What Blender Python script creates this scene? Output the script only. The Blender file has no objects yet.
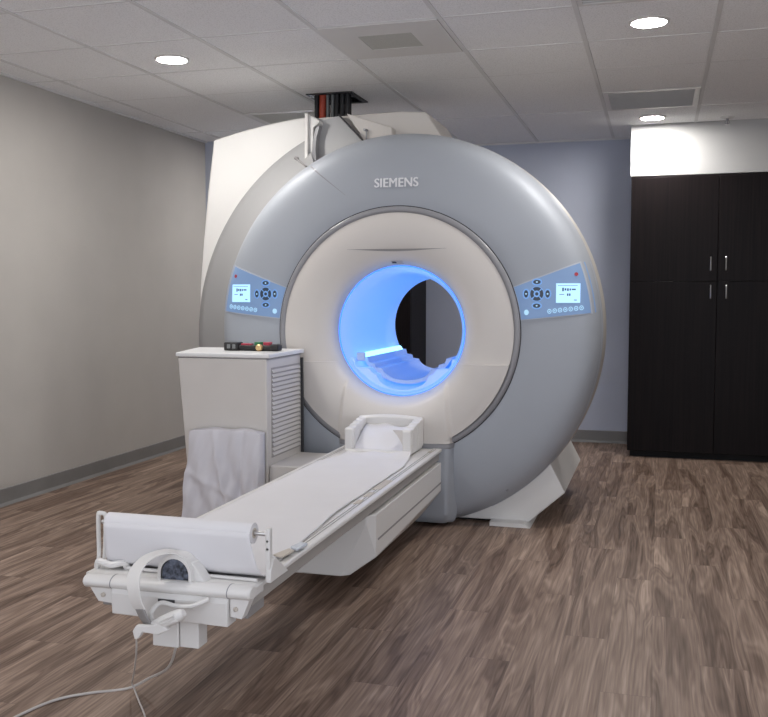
import bpy, bmesh, math, random
from math import sin, cos, pi, radians, sqrt, atan2
from mathutils import Vector, Matrix
random.seed(7)
FZ = 1.222                      # camera height above the floor; positions below are given with z = 0 at eye height
COL = bpy.context.scene.collection
ROOTLOC = {}

# ------------------------------------------------------------------ materials
def nodes_of(name):
    m = bpy.data.materials.new(name); m.use_nodes = True
    nt = m.node_tree; b = nt.nodes['Principled BSDF']
    return m, nt, b
def mat(name, col, rough=0.5, metal=0.0, spec=0.5, var=0.05, scale=6.0, bump=0.0, bscale=60.0, coat=0.0, trans=0.0, alpha=1.0):
    m, nt, b = nodes_of(name)
    tc = nt.nodes.new('ShaderNodeTexCoord')
    n = nt.nodes.new('ShaderNodeTexNoise'); n.inputs['Scale'].default_value = scale; n.inputs['Detail'].default_value = 4
    nt.links.new(tc.outputs['Object'], n.inputs['Vector'])
    r = nt.nodes.new('ShaderNodeValToRGB')
    r.color_ramp.elements[0].position = 0.3; r.color_ramp.elements[1].position = 0.7
    r.color_ramp.elements[0].color = (*[c*(1-var) for c in col], 1)
    r.color_ramp.elements[1].color = (*[min(1, c*(1+var)) for c in col], 1)
    nt.links.new(n.outputs['Fac'], r.inputs['Fac']); nt.links.new(r.outputs['Color'], b.inputs['Base Color'])
    b.inputs['Roughness'].default_value = rough; b.inputs['Metallic'].default_value = metal
    b.inputs['Specular IOR Level'].default_value = spec
    b.inputs['Coat Weight'].default_value = coat
    b.inputs['Transmission Weight'].default_value = trans
    b.inputs['Alpha'].default_value = alpha
    if bump:
        n2 = nt.nodes.new('ShaderNodeTexNoise'); n2.inputs['Scale'].default_value = bscale; n2.inputs['Detail'].default_value = 5
        nt.links.new(tc.outputs['Object'], n2.inputs['Vector'])
        bp = nt.nodes.new('ShaderNodeBump'); bp.inputs['Strength'].default_value = bump; bp.inputs['Distance'].default_value = 0.01
        nt.links.new(n2.outputs['Fac'], bp.inputs['Height']); nt.links.new(bp.outputs['Normal'], b.inputs['Normal'])
    return m
def emit(name, col, strength, base=(0.02, 0.02, 0.02)):
    m, nt, b = nodes_of(name)
    b.inputs['Base Color'].default_value = (*base, 1)
    b.inputs['Emission Color'].default_value = (*col, 1)
    b.inputs['Emission Strength'].default_value = strength
    b.inputs['Roughness'].default_value = 0.3
    return m
def math_node(nt, op, a, b=None, c=None):
    n = nt.nodes.new('ShaderNodeMath'); n.operation = op
    for i, v in enumerate((a, b, c)):
        if v is None: continue
        if isinstance(v, (int, float)): n.inputs[i].default_value = v
        else: nt.links.new(v, n.inputs[i])
    return n.outputs[0]

def floor_mat():
    m, nt, b = nodes_of('vinyl plank floor')
    L = nt.links
    tc = nt.nodes.new('ShaderNodeTexCoord'); sp = nt.nodes.new('ShaderNodeSeparateXYZ'); L.new(tc.outputs['Object'], sp.inputs[0])
    X, Y = sp.outputs['X'], sp.outputs['Y']
    W, LEN = 0.152, 1.22
    u = math_node(nt, 'DIVIDE', X, W); iu = math_node(nt, 'FLOOR', u); fu = math_node(nt, 'FRACT', u)
    off = math_node(nt, 'MULTIPLY', iu, 0.377)
    v = math_node(nt, 'ADD', math_node(nt, 'DIVIDE', Y, LEN), off); iv = math_node(nt, 'FLOOR', v); fv = math_node(nt, 'FRACT', v)
    cid = nt.nodes.new('ShaderNodeCombineXYZ'); L.new(iu, cid.inputs[0]); L.new(iv, cid.inputs[1])
    wn = nt.nodes.new('ShaderNodeTexWhiteNoise'); wn.noise_dimensions = '3D'; L.new(cid.outputs[0], wn.inputs['Vector'])
    rnd = wn.outputs['Value']
    # grain: stretched noise, warped along the plank, each plank its own piece
    gx = math_node(nt, 'MULTIPLY', X, 1.0); gy = math_node(nt, 'MULTIPLY', Y, 0.085)
    cg = nt.nodes.new('ShaderNodeCombineXYZ'); L.new(gx, cg.inputs[0]); L.new(gy, cg.inputs[1]); L.new(math_node(nt, 'MULTIPLY', rnd, 0.9), cg.inputs[2])
    n1 = nt.nodes.new('ShaderNodeTexNoise'); n1.inputs['Scale'].default_value = 11; n1.inputs['Detail'].default_value = 1.6; n1.inputs['Distortion'].default_value = 0.45
    L.new(cg.outputs[0], n1.inputs['Vector'])
    cg2 = nt.nodes.new('ShaderNodeCombineXYZ'); L.new(gx, cg2.inputs[0]); L.new(math_node(nt, 'MULTIPLY', Y, 0.030), cg2.inputs[1]); L.new(math_node(nt, 'MULTIPLY', rnd, 2.0), cg2.inputs[2])
    n2 = nt.nodes.new('ShaderNodeTexNoise'); n2.inputs['Scale'].default_value = 120; n2.inputs['Detail'].default_value = 4
    L.new(cg2.outputs[0], n2.inputs['Vector'])
    # fine contour bands from the broad noise give the cathedral grain
    band = math_node(nt, 'SINE', math_node(nt, 'MULTIPLY', n1.outputs['Fac'], 95.0))
    band2 = math_node(nt, 'SINE', math_node(nt, 'MULTIPLY', n1.outputs['Fac'], 27.0))
    g = math_node(nt, 'ADD', math_node(nt, 'MULTIPLY', n1.outputs['Fac'], 0.55), math_node(nt, 'MULTIPLY', n2.outputs['Fac'], 0.50))
    g = math_node(nt, 'ADD', g, math_node(nt, 'MULTIPLY', band, 0.042))
    g = math_node(nt, 'ADD', g, math_node(nt, 'MULTIPLY', band2, 0.065))
    g = math_node(nt, 'ADD', g, math_node(nt, 'MULTIPLY', rnd, 0.045))
    r = nt.nodes.new('ShaderNodeValToRGB'); cr = r.color_ramp
    cr.elements[0].position = 0.34; cr.elements[0].color = (0.092, 0.056, 0.040, 1)
    cr.elements[1].position = 0.80; cr.elements[1].color = (0.45, 0.335, 0.265, 1)
    e = cr.elements.new(0.50); e.color = (0.185, 0.125, 0.094, 1)
    e = cr.elements.new(0.64); e.color = (0.280, 0.200, 0.154, 1)
    L.new(g, r.inputs['Fac'])
    # plank seams
    sx = math_node(nt, 'LESS_THAN', math_node(nt, 'MINIMUM', fu, math_node(nt, 'SUBTRACT', 1.0, fu)), 0.007)
    sy = math_node(nt, 'LESS_THAN', math_node(nt, 'MINIMUM', fv, math_node(nt, 'SUBTRACT', 1.0, fv)), 0.0011)
    s = math_node(nt, 'MAXIMUM', sx, sy)
    mx = nt.nodes.new('ShaderNodeMix'); mx.data_type = 'RGBA'
    L.new(math_node(nt, 'MULTIPLY', s, 0.35), mx.inputs[0]); L.new(r.outputs['Color'], mx.inputs[6]); mx.inputs[7].default_value = (0.05, 0.035, 0.028, 1)
    L.new(mx.outputs[2], b.inputs['Base Color'])
    b.inputs['Roughness'].default_value = 0.48; b.inputs['Specular IOR Level'].default_value = 0.35
    bp = nt.nodes.new('ShaderNodeBump'); bp.inputs['Strength'].default_value = 0.15; bp.inputs['Distance'].default_value = 0.002
    L.new(g, bp.inputs['Height']); L.new(bp.outputs['Normal'], b.inputs['Normal'])
    return m
def tile_mat():
    m, nt, b = nodes_of('mineral fibre ceiling tile')
    L = nt.links
    tc = nt.nodes.new('ShaderNodeTexCoord')
    n = nt.nodes.new('ShaderNodeTexNoise'); n.inputs['Scale'].default_value = 140; n.inputs['Detail'].default_value = 3
    L.new(tc.outputs['Object'], n.inputs['Vector'])
    r = nt.nodes.new('ShaderNodeValToRGB'); r.color_ramp.elements[0].position = 0.36; r.color_ramp.elements[1].position = 0.5
    r.color_ramp.elements[0].color = (0.76, 0.76, 0.76, 1); r.color_ramp.elements[1].color = (0.90, 0.90, 0.905, 1)
    L.new(n.outputs['Fac'], r.inputs['Fac']); L.new(r.outputs['Color'], b.inputs['Base Color'])
    b.inputs['Roughness'].default_value = 0.95; b.inputs['Specular IOR Level'].default_value = 0.1
    bp = nt.nodes.new('ShaderNodeBump'); bp.inputs['Strength'].default_value = 0.25; bp.inputs['Distance'].default_value = 0.004
    L.new(n.outputs['Fac'], bp.inputs['Height']); L.new(bp.outputs['Normal'], b.inputs['Normal'])
    return m
def wood_dark():
    m, nt, b = nodes_of('espresso laminate')
    L = nt.links
    tc = nt.nodes.new('ShaderNodeTexCoord'); mp = nt.nodes.new('ShaderNodeMapping'); mp.inputs['Scale'].default_value = (60, 60, 1.2)
    L.new(tc.outputs['Object'], mp.inputs[0])
    n = nt.nodes.new('ShaderNodeTexNoise'); n.inputs['Scale'].default_value = 1.6; n.inputs['Detail'].default_value = 5
    L.new(mp.outputs[0], n.inputs['Vector'])
    r = nt.nodes.new('ShaderNodeValToRGB'); r.color_ramp.elements[0].position = 0.3; r.color_ramp.elements[1].position = 0.75
    r.color_ramp.elements[0].color = (0.0045, 0.003, 0.0036, 1); r.color_ramp.elements[1].color = (0.012, 0.008, 0.008, 1)
    L.new(n.outputs['Fac'], r.inputs['Fac']); L.new(r.outputs['Color'], b.inputs['Base Color'])
    b.inputs['Roughness'].default_value = 0.42; b.inputs['Specular IOR Level'].default_value = 0.13
    return m

M = dict(
    floor=floor_mat(), tile=tile_mat(), wood=wood_dark(),
    grid=mat('ceiling grid paint', (0.70, 0.695, 0.69), 0.6, var=0.02),
    wall=mat('warm grey wall paint', (0.475, 0.453, 0.425), 0.85, spec=0.2, var=0.03, scale=3, bump=0.08, bscale=140),
    wallblue=mat('slate blue wall paint', (0.50, 0.535, 0.63), 0.85, spec=0.2, var=0.03, scale=3, bump=0.08, bscale=140),
    soffit=mat('white soffit paint', (0.49, 0.49, 0.485), 0.8, spec=0.2, var=0.02, bump=0.05, bscale=140),
    base=mat('grey rubber baseboard', (0.21, 0.205, 0.20), 0.5, var=0.05),
    beige=mat('warm white moulded cover', (0.64, 0.605, 0.57), 0.42, var=0.02, scale=2),
    white=mat('white moulded plastic', (0.70, 0.685, 0.665), 0.38, var=0.02, scale=2),
    shroud=mat('off white painted service cover', (0.72, 0.71, 0.69), 0.45, var=0.02, scale=2),
    silver=mat('silver grey front cover lacquer', (0.375, 0.40, 0.44), 0.55, metal=0.12, coat=0.0, var=0.02, scale=2),
    band=mat('silver grey side cover lacquer', (0.40, 0.40, 0.405), 0.55, metal=0.12, coat=0.0, var=0.02, scale=2),
    ring=mat('grey trim ring plastic', (0.27, 0.27, 0.285), 0.3, var=0.02),
    seam=mat('dark seam gap', (0.05, 0.05, 0.055), 0.7),
    bore=mat('white bore insert with painted blue light', (0.58, 0.70, 0.92), 0.45, var=0.01),  # white part; the blue cast of the bore light is put into its colour
    liner=emit('backlit bore liner', (0.06, 0.31, 0.93), 0.50, (0.60, 0.68, 0.84)),
    paper=mat('white exam paper', (0.70, 0.69, 0.705), 0.75, spec=0.2, var=0.015, scale=5, bump=0.12, bscale=9),
    cloth=mat('white cotton sheet', (0.66, 0.65, 0.69), 0.9, spec=0.1, var=0.02, bump=0.15, bscale=12),
    cabwhite=mat('off white cabinet laminate', (0.62, 0.59, 0.56), 0.5, var=0.02),
    lid=mat('white cabinet top', (0.78, 0.78, 0.78), 0.35, var=0.01),
    chrome=mat('brushed steel', (0.62, 0.61, 0.60), 0.28, metal=1.0, var=0.03),
    black=mat('black plastic', (0.018, 0.017, 0.018), 0.5, var=0.1),
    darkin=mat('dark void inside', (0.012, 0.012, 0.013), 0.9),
    red=mat('red plastic', (0.42, 0.03, 0.06), 0.4), green=mat('green plastic', (0.03, 0.20, 0.07), 0.4),
    brass=mat('pale brass', (0.78, 0.56, 0.28), 0.35, metal=0.7),
    hosered=mat('orange red hose', (0.42, 0.06, 0.03), 0.5), hosegrey=mat('grey conduit', (0.20, 0.21, 0.21), 0.5),
    hoseblack=mat('black cable jacket', (0.014, 0.014, 0.017), 0.55),
    grille=mat('grey perforated grille', (0.50, 0.50, 0.46), 0.7, var=0.12, scale=260),
    grilled=mat('dark slatted grille', (0.80, 0.80, 0.80), 0.6),
    rim=mat('warm grey rim lacquer', (0.50, 0.48, 0.445), 0.5, var=0.02, scale=2),
    channel=mat('grey groove and painted edge shade', (0.36, 0.34, 0.32), 0.5, var=0.05),
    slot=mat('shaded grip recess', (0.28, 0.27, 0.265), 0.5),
    gusset=mat('dark blue grey patterned mesh', (0.085, 0.095, 0.125), 0.8, var=0.85, scale=75),
    tube=mat('translucent white tubing', (0.50, 0.47, 0.45), 0.3),
    letter=mat('silver white lettering', (0.80, 0.80, 0.82), 0.35),
    brown=mat('dull tan slot lining', (0.52, 0.47, 0.41), 0.6),
    panel=emit('blue backlit glass panel', (0.10, 0.30, 0.75), 0.30, (0.20, 0.26, 0.34)),
    panelrim=mat('pale panel edging', (0.45, 0.48, 0.53), 0.3),
    btn=mat('dark membrane key', (0.035, 0.055, 0.09), 0.35),
    halo=emit('lit key ring', (0.22, 0.48, 1.0), 0.75),
    led=emit('white blue key light', (0.45, 0.75, 1.0), 0.95),
    screen=emit('backlit display', (0.42, 0.72, 1.0), 1.35),
    ink=mat('display characters', (0.05, 0.10, 0.22), 0.5),
    reddot=mat('red stop marking', (0.42, 0.05, 0.07), 0.4),
    ledblue=emit('blue mood light', (0.02, 0.14, 1.0), 3.0),
    ledstrip=emit('bright bore light strip', (0.32, 0.80, 1.0), 2.2),
    lamp=emit('lit downlight diffuser', (1.0, 0.965, 0.925), 300.0, (0.8, 0.8, 0.8)),
)

# ------------------------------------------------------------------ mesh helpers
def box(bm, x0, x1, y0, y1, z0, z1):
    v = [bm.verts.new(p) for p in ((x0,y0,z0),(x1,y0,z0),(x1,y1,z0),(x0,y1,z0),(x0,y0,z1),(x1,y0,z1),(x1,y1,z1),(x0,y1,z1))]
    for f in ((0,3,2,1),(4,5,6,7),(0,1,5,4),(1,2,6,5),(2,3,7,6),(3,0,4,7)): bm.faces.new([v[i] for i in f])
def prism(bm, poly, a0, a1, axis='Y'):
    """poly extruded along an axis; for Y poly is (x,z), for Z (x,y), for X (y,z)"""
    def P(p, a): return {'Y': (p[0], a, p[1]), 'Z': (p[0], p[1], a), 'X': (a, p[0], p[1])}[axis]
    A = [bm.verts.new(P(p, a0)) for p in poly]; B = [bm.verts.new(P(p, a1)) for p in poly]
    n = len(poly)
    bm.faces.new(A); bm.faces.new(B[::-1])
    for i in range(n): bm.faces.new((A[i], B[i], B[(i+1)%n], A[(i+1)%n]))
def loft(bm, rings, cap0=True, cap1=True, closed=True):
    R = [[bm.verts.new(p) for p in r] for r in rings]
    n = len(R[0])
    for a, b in zip(R, R[1:]):
        for i in range(n if closed else n-1):
            bm.faces.new((a[i], b[i], b[(i+1)%n], a[(i+1)%n]))
    if cap0: bm.faces.new(R[0])
    if cap1: bm.faces.new(R[-1][::-1])
def tube(bm, pts, r, n=10, caps=True):
    pts = [Vector(p) for p in pts]; rings = []
    up = None
    for i, p in enumerate(pts):
        d = (pts[min(i+1, len(pts)-1)] - pts[max(i-1, 0)]).normalized()
        if up is None:
            up = Vector((0,0,1)) if abs(d.z) < 0.9 else Vector((1,0,0))
        s = d.cross(up).normalized(); up = s.cross(d).normalized()
        rr = r(i/(len(pts)-1)) if callable(r) else r
        rings.append([p + s*rr*cos(2*pi*k/n) + up*rr*sin(2*pi*k/n) for k in range(n)])
    loft(bm, rings, caps, caps)
def smooth_path(pts, k=8):
    out = []; P = [Vector(p) for p in pts]
    for i in range(len(P)-1):
        p0 = P[max(i-1, 0)]; p1 = P[i]; p2 = P[i+1]; p3 = P[min(i+2, len(P)-1)]
        for j in range(k):
            t = j/k
            out.append(0.5*((2*p1)+(-p0+p2)*t+(2*p0-5*p1+4*p2-p3)*t*t+(-p0+3*p1-3*p2+p3)*t**3))
    out.append(P[-1]); return out
def obj(name, bm, m, parent=None, smooth=35, bevel=0.0, seg=2, label=None, xf=None):
    bmesh.ops.recalc_face_normals(bm, faces=bm.faces)
    me = bpy.data.meshes.new(name)
    off = ROOTLOC.get(parent.name if parent else None, Vector((0,0,0)))
    bmesh.ops.translate(bm, verts=bm.verts, vec=-off)
    bm.to_mesh(me); bm.free()
    me.materials.append(m)
    if smooth:
        for p in me.polygons: p.use_smooth = True
        me.set_sharp_from_angle(angle=radians(smooth))
    o = bpy.data.objects.new(name, me); COL.objects.link(o)
    if parent:
        o.parent = parent; ROOTLOC[o.name] = off
    if bevel:
        b = o.modifiers.new('bevel', 'BEVEL'); b.width = bevel; b.segments = seg; b.limit_method = 'ANGLE'; b.angle_limit = radians(40)
        b.harden_normals = False
    if label: o['label'] = label
    return o
def thing(name, label, cat, loc, group=None):
    o = bpy.data.objects.new(name, None); COL.objects.link(o); o.location = loc
    o['label'] = label; o['category'] = cat
    if group: o['group'] = group
    o.empty_display_size = 0.05
    ROOTLOC[o.name] = Vector(loc)
    return o
def tag(o, label, cat, group=None):
    o['label'] = label; o['category'] = cat
    if group: o['group'] = group
    return o
def struct(name, bm, m, smooth=0, bevel=0.0):
    o = obj(name, bm, m, None, smooth, bevel); o['kind'] = 'structure'; return o
def B(): return bmesh.new()
def boxo(name, c, m, parent=None, bevel=0.0, label=None):
    bm = B(); box(bm, *c); return obj(name, bm, m, parent, 35, bevel, label=label)

FL, CE = -FZ, 1.263             # floor and ceiling relative to the eye
XL, YB = -3.63, 7.92            # left wall, back wall

# ------------------------------------------------------------------ room shell
bm = B(); box(bm, -3.75, 2.2, -0.6, 8.05, FL-0.1, FL); struct('floor', bm, M['floor'])
GX, GY, T = -0.376, 4.276, 0.6096
hx0, hx1, hy0, hy1 = -2.13, -1.885, 5.67, 5.95     # opening for the cables
bm = B()
box(bm, -3.75, hx0, -0.6, 8.05, CE, CE+0.02); box(bm, hx1, 2.2, -0.6, 8.05, CE, CE+0.02)
box(bm, hx0, hx1, -0.6, hy0, CE, CE+0.02); box(bm, hx0, hx1, hy1, 8.05, CE, CE+0.02)
struct('ceiling', bm, M['tile'])
bm = B(); box(bm, -3.75, 2.2, -0.6, 8.05, CE+0.35, CE+0.4); struct('ceiling.001', bm, M['darkin'])
bm = B()
for i in range(-6, 5):
    x = GX+i*T
    box(bm, x-0.011, x+0.011, -0.6, YB, CE-0.005, CE+0.001)
for j in range(-8, 7):
    y = GY+j*T
    if j in (2, 3, 5): continue
    w = 0.0055
    box(bm, XL, 2.2, y-w, y+w, CE-0.003, CE+0.001)
box(bm, XL, 2.2, GY+2*T-0.003, GY+2*T+0.003, CE-0.001, CE+0.001)
box(bm, XL, XL+0.02, -0.6, YB, CE-0.012, CE+0.001)
box(bm, XL, 2.2, YB-0.02, YB, CE-0.012, CE+0.001)
struct('trim_1', bm, M['grid'])
bm = B(); box(bm, XL-0.12, XL, -0.6, 8.05, FL, CE); struct('wall_left', bm, M['wall'])
bm = B(); box(bm, XL, 2.2, YB, YB+0.12, FL, CE); box(bm, XL, -2.66, 7.15, YB, FL, CE); struct('wall_back', bm, M['wallblue'])
bm = B(); box(bm, 2.08, 2.2, 2.6, YB, FL, CE); struct('wall_right', bm, M['wall'])
bm = B(); box(bm, -0.222, 2.08, 7.34, YB, 0.885, CE); struct('wall_soffit', bm, M['soffit'])
def baseboard(name, pts):
    bm = B(); prof = [(0, 0), (0.016, 0), (0.012, 0.008), (0.005, 0.018), (0.005, 0.098), (0, 0.102)]
    loft(bm, [[(px+ox*d, py+oy*d, FL+h) for d, h in prof] for (px, py, ox, oy) in pts])
    return struct(name, bm, M['base'])
baseboard('baseboard_left', [(XL, -0.6, 1, 0), (XL, 7.15, 1, 0)])
baseboard('baseboard_back', [(-2.60+0.75, YB, 0, -1), (-0.205, YB, 0, -1)])

# ------------------------------------------------------------------ ceiling fixtures
def ceiling_light(x, y, label, first=[None]):
    if first[0] is None:
        t = thing('ceiling_light', label, 'ceiling light', (x, y, CE-0.004), 'round ceiling downlights')
        bm = B(); n = 48
        rings = [[(x+r*cos(2*pi*k/n), y+r*sin(2*pi*k/n), z) for k in range(n)] for r, z in ((0.092, CE), (0.092, CE-0.004), (0.080, CE-0.010), (0.076, CE-0.006), (0.076, CE))]
        loft(bm, rings, False, False); obj('trim_ring', bm, M['white'], t)
        bm = B(); loft(bm, [[(x+r*cos(2*pi*k/n), y+r*sin(2*pi*k/n), z) for k in range(n)] for r, z in ((0.0765, CE-0.003), (0.0765, CE-0.0075))]); obj('diffuser', bm, M['lamp'], t)
        first[0] = t; return t
    r = first[0].copy(); COL.objects.link(r); r.location = (x, y, CE-0.004); r['label'] = label
    for ch in first[0].children:
        c = ch.copy(); COL.objects.link(c); c.parent = r
    return r
ceiling_light(-2.53, 4.61, 'round white lit downlight on the left, in a plain tile near the left wall')
ceiling_light(-0.068, 4.61, 'round white lit downlight at upper right, nearest the camera on that side')
ceiling_light(-0.070, 7.06, 'small round lit downlight right in front of the white soffit above the cabinet')
for x, y in ((-2.53, 7.0), (-2.53, 2.15)):
    ceiling_light(x, y, 'round white lit downlight in the ceiling outside the picture')

def vent(x0, x1, y0, y1, label, gx0, gx1, gy0, gy1, gm, frame=True, slats=0):
    t = thing('ceiling_vent', label, 'vent', ((x0+x1)/2, (y0+y1)/2, CE-0.008), 'vents in the ceiling grid')
    bm = B()
    if frame:      # flat pan with a raised lip round the grille
        for c in ((x0, gx0, y0, y1), (gx1, x1, y0, y1), (gx0, gx1, y0, gy0), (gx0, gx1, gy1, y1)):
            if c[1]-c[0] > 0.001 and c[3]-c[2] > 0.001: box(bm, *c, CE-0.008, CE-0.002)
        obj('frame', bm, M['white'], t)
    else: bm.free()
    bm = B(); box(bm, gx0, gx1, gy0, gy1, CE-0.006 if not slats else CE-0.003, CE-0.001); obj('grille_panel', bm, gm, t)
    if slats:
        bm = B()
        for k in range(slats):
            y = gy0+(k+0.5)*(gy1-gy0)/slats
            prism(bm, [(y-0.006, CE-0.009), (y-0.004, CE-0.010), (y+0.006, CE-0.004), (y+0.004, CE-0.003)], gx0, gx1, 'X')
        obj('slats', bm, M['grid'], t)
    return t
x = lambda i: GX+i*T
y = lambda j: GY+j*T
vent(x(-2)+0.014, x(-1)-0.014, y(0)+0.008, y(1)-0.008, 'square white ceiling air diffuser with a grey centre plate, above the scanner', -1.435, -1.165, 4.455, 4.715, M['grille'])
vent(x(0)+0.014, x(1)-0.014, y(3)+0.008, y(4)-0.008, 'grey slatted return vent in the ceiling just in front of the smallest downlight', x(0)+0.045, x(1)-0.045, y(3)+0.04, y(4)-0.04, M['grilled'], True, 16)
vent(x(0)+0.014, x(1)-0.014, y(-1)+0.008, y(0)-0.008, 'ceiling vent cut by the top edge of the picture', x(0)+0.035, x(1)-0.035, y(-1)+0.03, y(0)-0.03, M['grilled'], True, 16)
vent(x(-4)+0.014, x(-3)-0.014, y(3)+0.008, y(4)-0.008, 'ceiling vent behind the left white cover of the scanner, beside the cable opening', x(-4)+0.05, x(-3)-0.05, y(3)+0.05, y(4)-0.05, M['grille'])

t = thing('sprinkler_head', 'small metal sprinkler head hanging from the ceiling above the dark cabinet', 'sprinkler', (0.443, 7.2, CE))
bm = B(); n = 24
def disc(bm, cx, cy, prof, n=24): loft(bm, [[(cx+r*cos(2*pi*k/n), cy+r*sin(2*pi*k/n), z) for k in range(n)] for r, z in prof])
disc(bm, 0.443, 7.2, ((0.048, CE), (0.048, CE-0.004), (0.022, CE-0.012))); obj('escutcheon', bm, M['grid'], t)
bm = B(); disc(bm, 0.443, 7.2, ((0.010, CE-0.010), (0.010, CE-0.028), (0.006, CE-0.030), (0.006, CE-0.052)), 12)
tube(bm, [(0.455, 7.2, CE-0.026), (0.459, 7.2, CE-0.04), (0.447, 7.2, CE-0.053)], 0.002, 6)
tube(bm, [(0.431, 7.2, CE-0.026), (0.427, 7.2, CE-0.04), (0.439, 7.2, CE-0.053)], 0.002, 6); obj('sprinkler_body', bm, M['ring'], t)
bm = B(); disc(bm, 0.443, 7.2, ((0.018, CE-0.053), (0.018, CE-0.055)), 16); obj('deflector', bm, M['chrome'], t)

# cables coming out of the ceiling opening
bm = B()
for c in ((hx0-0.03, hx0, hy0-0.03, hy1+0.03), (hx1, hx1+0.03, hy0-0.03, hy1+0.03), (hx0, hx1, hy0-0.03, hy0), (hx0, hx1, hy1, hy1+0.03)):
    box(bm, *c, CE-0.007, CE+0.03)
tag(obj('ceiling_opening_frame', bm, M['black']), 'black frame around the cable opening in the ceiling above the scanner', 'opening frame')
def hose(name, x, y, r, m, label, dx=0.0):
    bm = B(); tube(bm, smooth_path([(x+dx, y+0.01, CE+0.30), (x+dx*0.6, y, CE), (x, y, 1.15), (x, y, 1.090)], 6), r, 12)
    tag(obj(name, bm, m), label, 'cable', 'cables rising from the scanner into the ceiling')
hose('cable', -2.113, 5.712, 0.014, M['hoseblack'], 'black cable at the left end of the bundle, left of the orange red hose')
hose('cable', -2.074, 5.712, 0.021, M['hosered'], 'thick orange red hose rising into the ceiling opening', 0.004)
hose('cable', -2.038, 5.708, 0.009, M['hosegrey'], 'slim grey conduit directly right of the orange red hose')
hose('cable', -2.008, 5.712, 0.010, M['hosegrey'], 'slim grey conduit between the other grey conduit and the black cables', 0.006)
for k, (xx, yy, rr) in enumerate(((-1.978, 5.712, 0.016), (-1.942, 5.715, 0.017), (-1.906, 5.712, 0.016), (-2.113, 5.762, 0.020), (-2.066, 5.768, 0.021), (-2.019, 5.768, 0.021), (-1.972, 5.768, 0.021), (-1.92, 5.768, 0.021))):
    hose('cable', xx, yy, rr, M['hoseblack'], 'black cable of the bundle in the ceiling opening, behind or right of the grey conduits')

# ------------------------------------------------------------------ MRI scanner
CX, CZ = -1.336, -0.195
scan = thing('mri_scanner', 'large round white and silver MRI scanner with a blue lit bore', 'MRI scanner', (CX, 5.2, FL))
SH = [(0.66, 4.806), (0.72, 4.800), (0.80, 4.802), (0.88, 4.808), (0.94, 4.817), (0.985, 4.832), (1.018, 4.856), (1.042, 4.893), (1.058, 4.945), (1.067, 5.03), (1.069, 5.13), (1.066, 5.22), (1.05, 5.31), (1.02, 5.37)]
def shellY(r):
    for (r0, y0), (r1, y1) in zip(SH, SH[1:10]):
        if r <= r1: return y0+(y1-y0)*(r-r0)/(r1-r0)
    return SH[9][1]
def ringpts(r, y, n, a0=0, a1=2*pi, zmin=None, cx=CX, cz=CZ):
    out = []
    cl = abs(a1-a0-2*pi) < 1e-6
    for k in range(n):
        a = a0+(a1-a0)*k/(n if cl else n-1)
        z = cz+r*sin(a)
        out.append((cx+r*cos(a), y, max(z, zmin) if zmin is not None else z))
    return out
N = 192
def dense(prof, m=3):
    P = smooth_path([(r, y, 0) for r, y in prof], m); return [(p.x, p.y) for p in P]
bm = B()
pr = [(0.66, 4.86)] + dense(SH, 4)
k_ = next(i for i, p in enumerate(pr) if p[1] > 4.975)
loft(bm, [ringpts(r, yy, N, zmin=-1.205) for r, yy in pr[:k_+1]]+[ringpts(pr[k_][0]-0.006, pr[k_][1]+0.001, N, zmin=-1.205)], False, False)
obj('front_cover', bm, M['silver'], scan, 60)
bm = B(); loft(bm, [ringpts(pr[k_][0]-0.006, pr[k_][1]+0.0015, N, zmin=-1.205)]+[ringpts(r, yy+0.002, N, zmin=-1.205) for r, yy in pr[k_:]], False, False)
obj('rim_cover', bm, M['rim'], scan, 60)
# pale strip painted as the bevel highlight on the right cover edge
bm = B(); 
for rr, yy, w in ((1.0575, 4.945, 0.0022),):
    loft(bm, [ringpts(rr+dr, yy+dy, N, radians(-62), radians(20)) for dr, dy in ((0.001, -0.003), (0.0035, 0), (0.0035, 0.003), (-0.002, 0.004))], False, False, closed=False)
obj('edge_highlight', bm, M['panelrim'], scan, 60)
# grey trim ring
bm = B(); loft(bm, [ringpts(r, yy, N) for r, yy in ((0.6595, 4.83), (0.6595, 4.800), (0.654, 4.792), (0.640, 4.790), (0.630, 4.794), (0.627, 4.80), (0.627, 4.83))], False, False)
obj('trim_ring', bm, M['ring'], scan, 50)
bm = B(); loft(bm, [ringpts(r, yy, N) for r, yy in ((0.6645, 4.82), (0.6645, 4.8035), (0.6575, 4.8035), (0.6575, 4.82))], False, False)
obj('seam_line', bm, M['seam'], scan, 50)
# upper face panel: a dished ring that rolls into the bore
FP = [(0.626, 4.84), (0.626, 4.800), (0.622, 4.794), (0.56, 4.786), (0.50, 4.786), (0.45, 4.793), (0.41, 4.810), (0.38, 4.836), (0.362, 4.868), (0.352, 4.905)]
LP = [(0.6265, 4.84), (0.6265, 4.785), (0.622, 4.779), (0.56, 4.771), (0.50, 4.770), (0.45, 4.776), (0.41, 4.794), (0.38, 4.824), (0.362, 4.862), (0.3515, 4.905)]
bm = B(); loft(bm, [ringpts(r, yy, N) for r, yy in dense(FP, 3)], False, False)
obj('face_panel', bm, M['beige'], scan, 50)
bm = B()
def sstep(a_, b_, v): 
    q = max(0.0, min(1.0, (v-a_)/(b_-a_))); return q*q*(3-2*q)
rings = []
for r, yy in dense(LP, 3):
    row = []
    for px, py, pz in ringpts(r, yy, 576):
        half = 0.262+0.040*min(1, max(0, (-0.36-pz)/0.38))
        d = (0.008+0.018*min(1, max(0, (-0.36-pz)/0.28)))*(1-sstep(half-0.006, half+0.010, abs(px-CX)))*sstep(0.355, 0.40, r)
        row.append((px, py-0.005-d, pz))
    rings.append(row)
loft(bm, rings, False, False)
geom = bm.verts[:]+bm.edges[:]+bm.faces[:]
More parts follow.
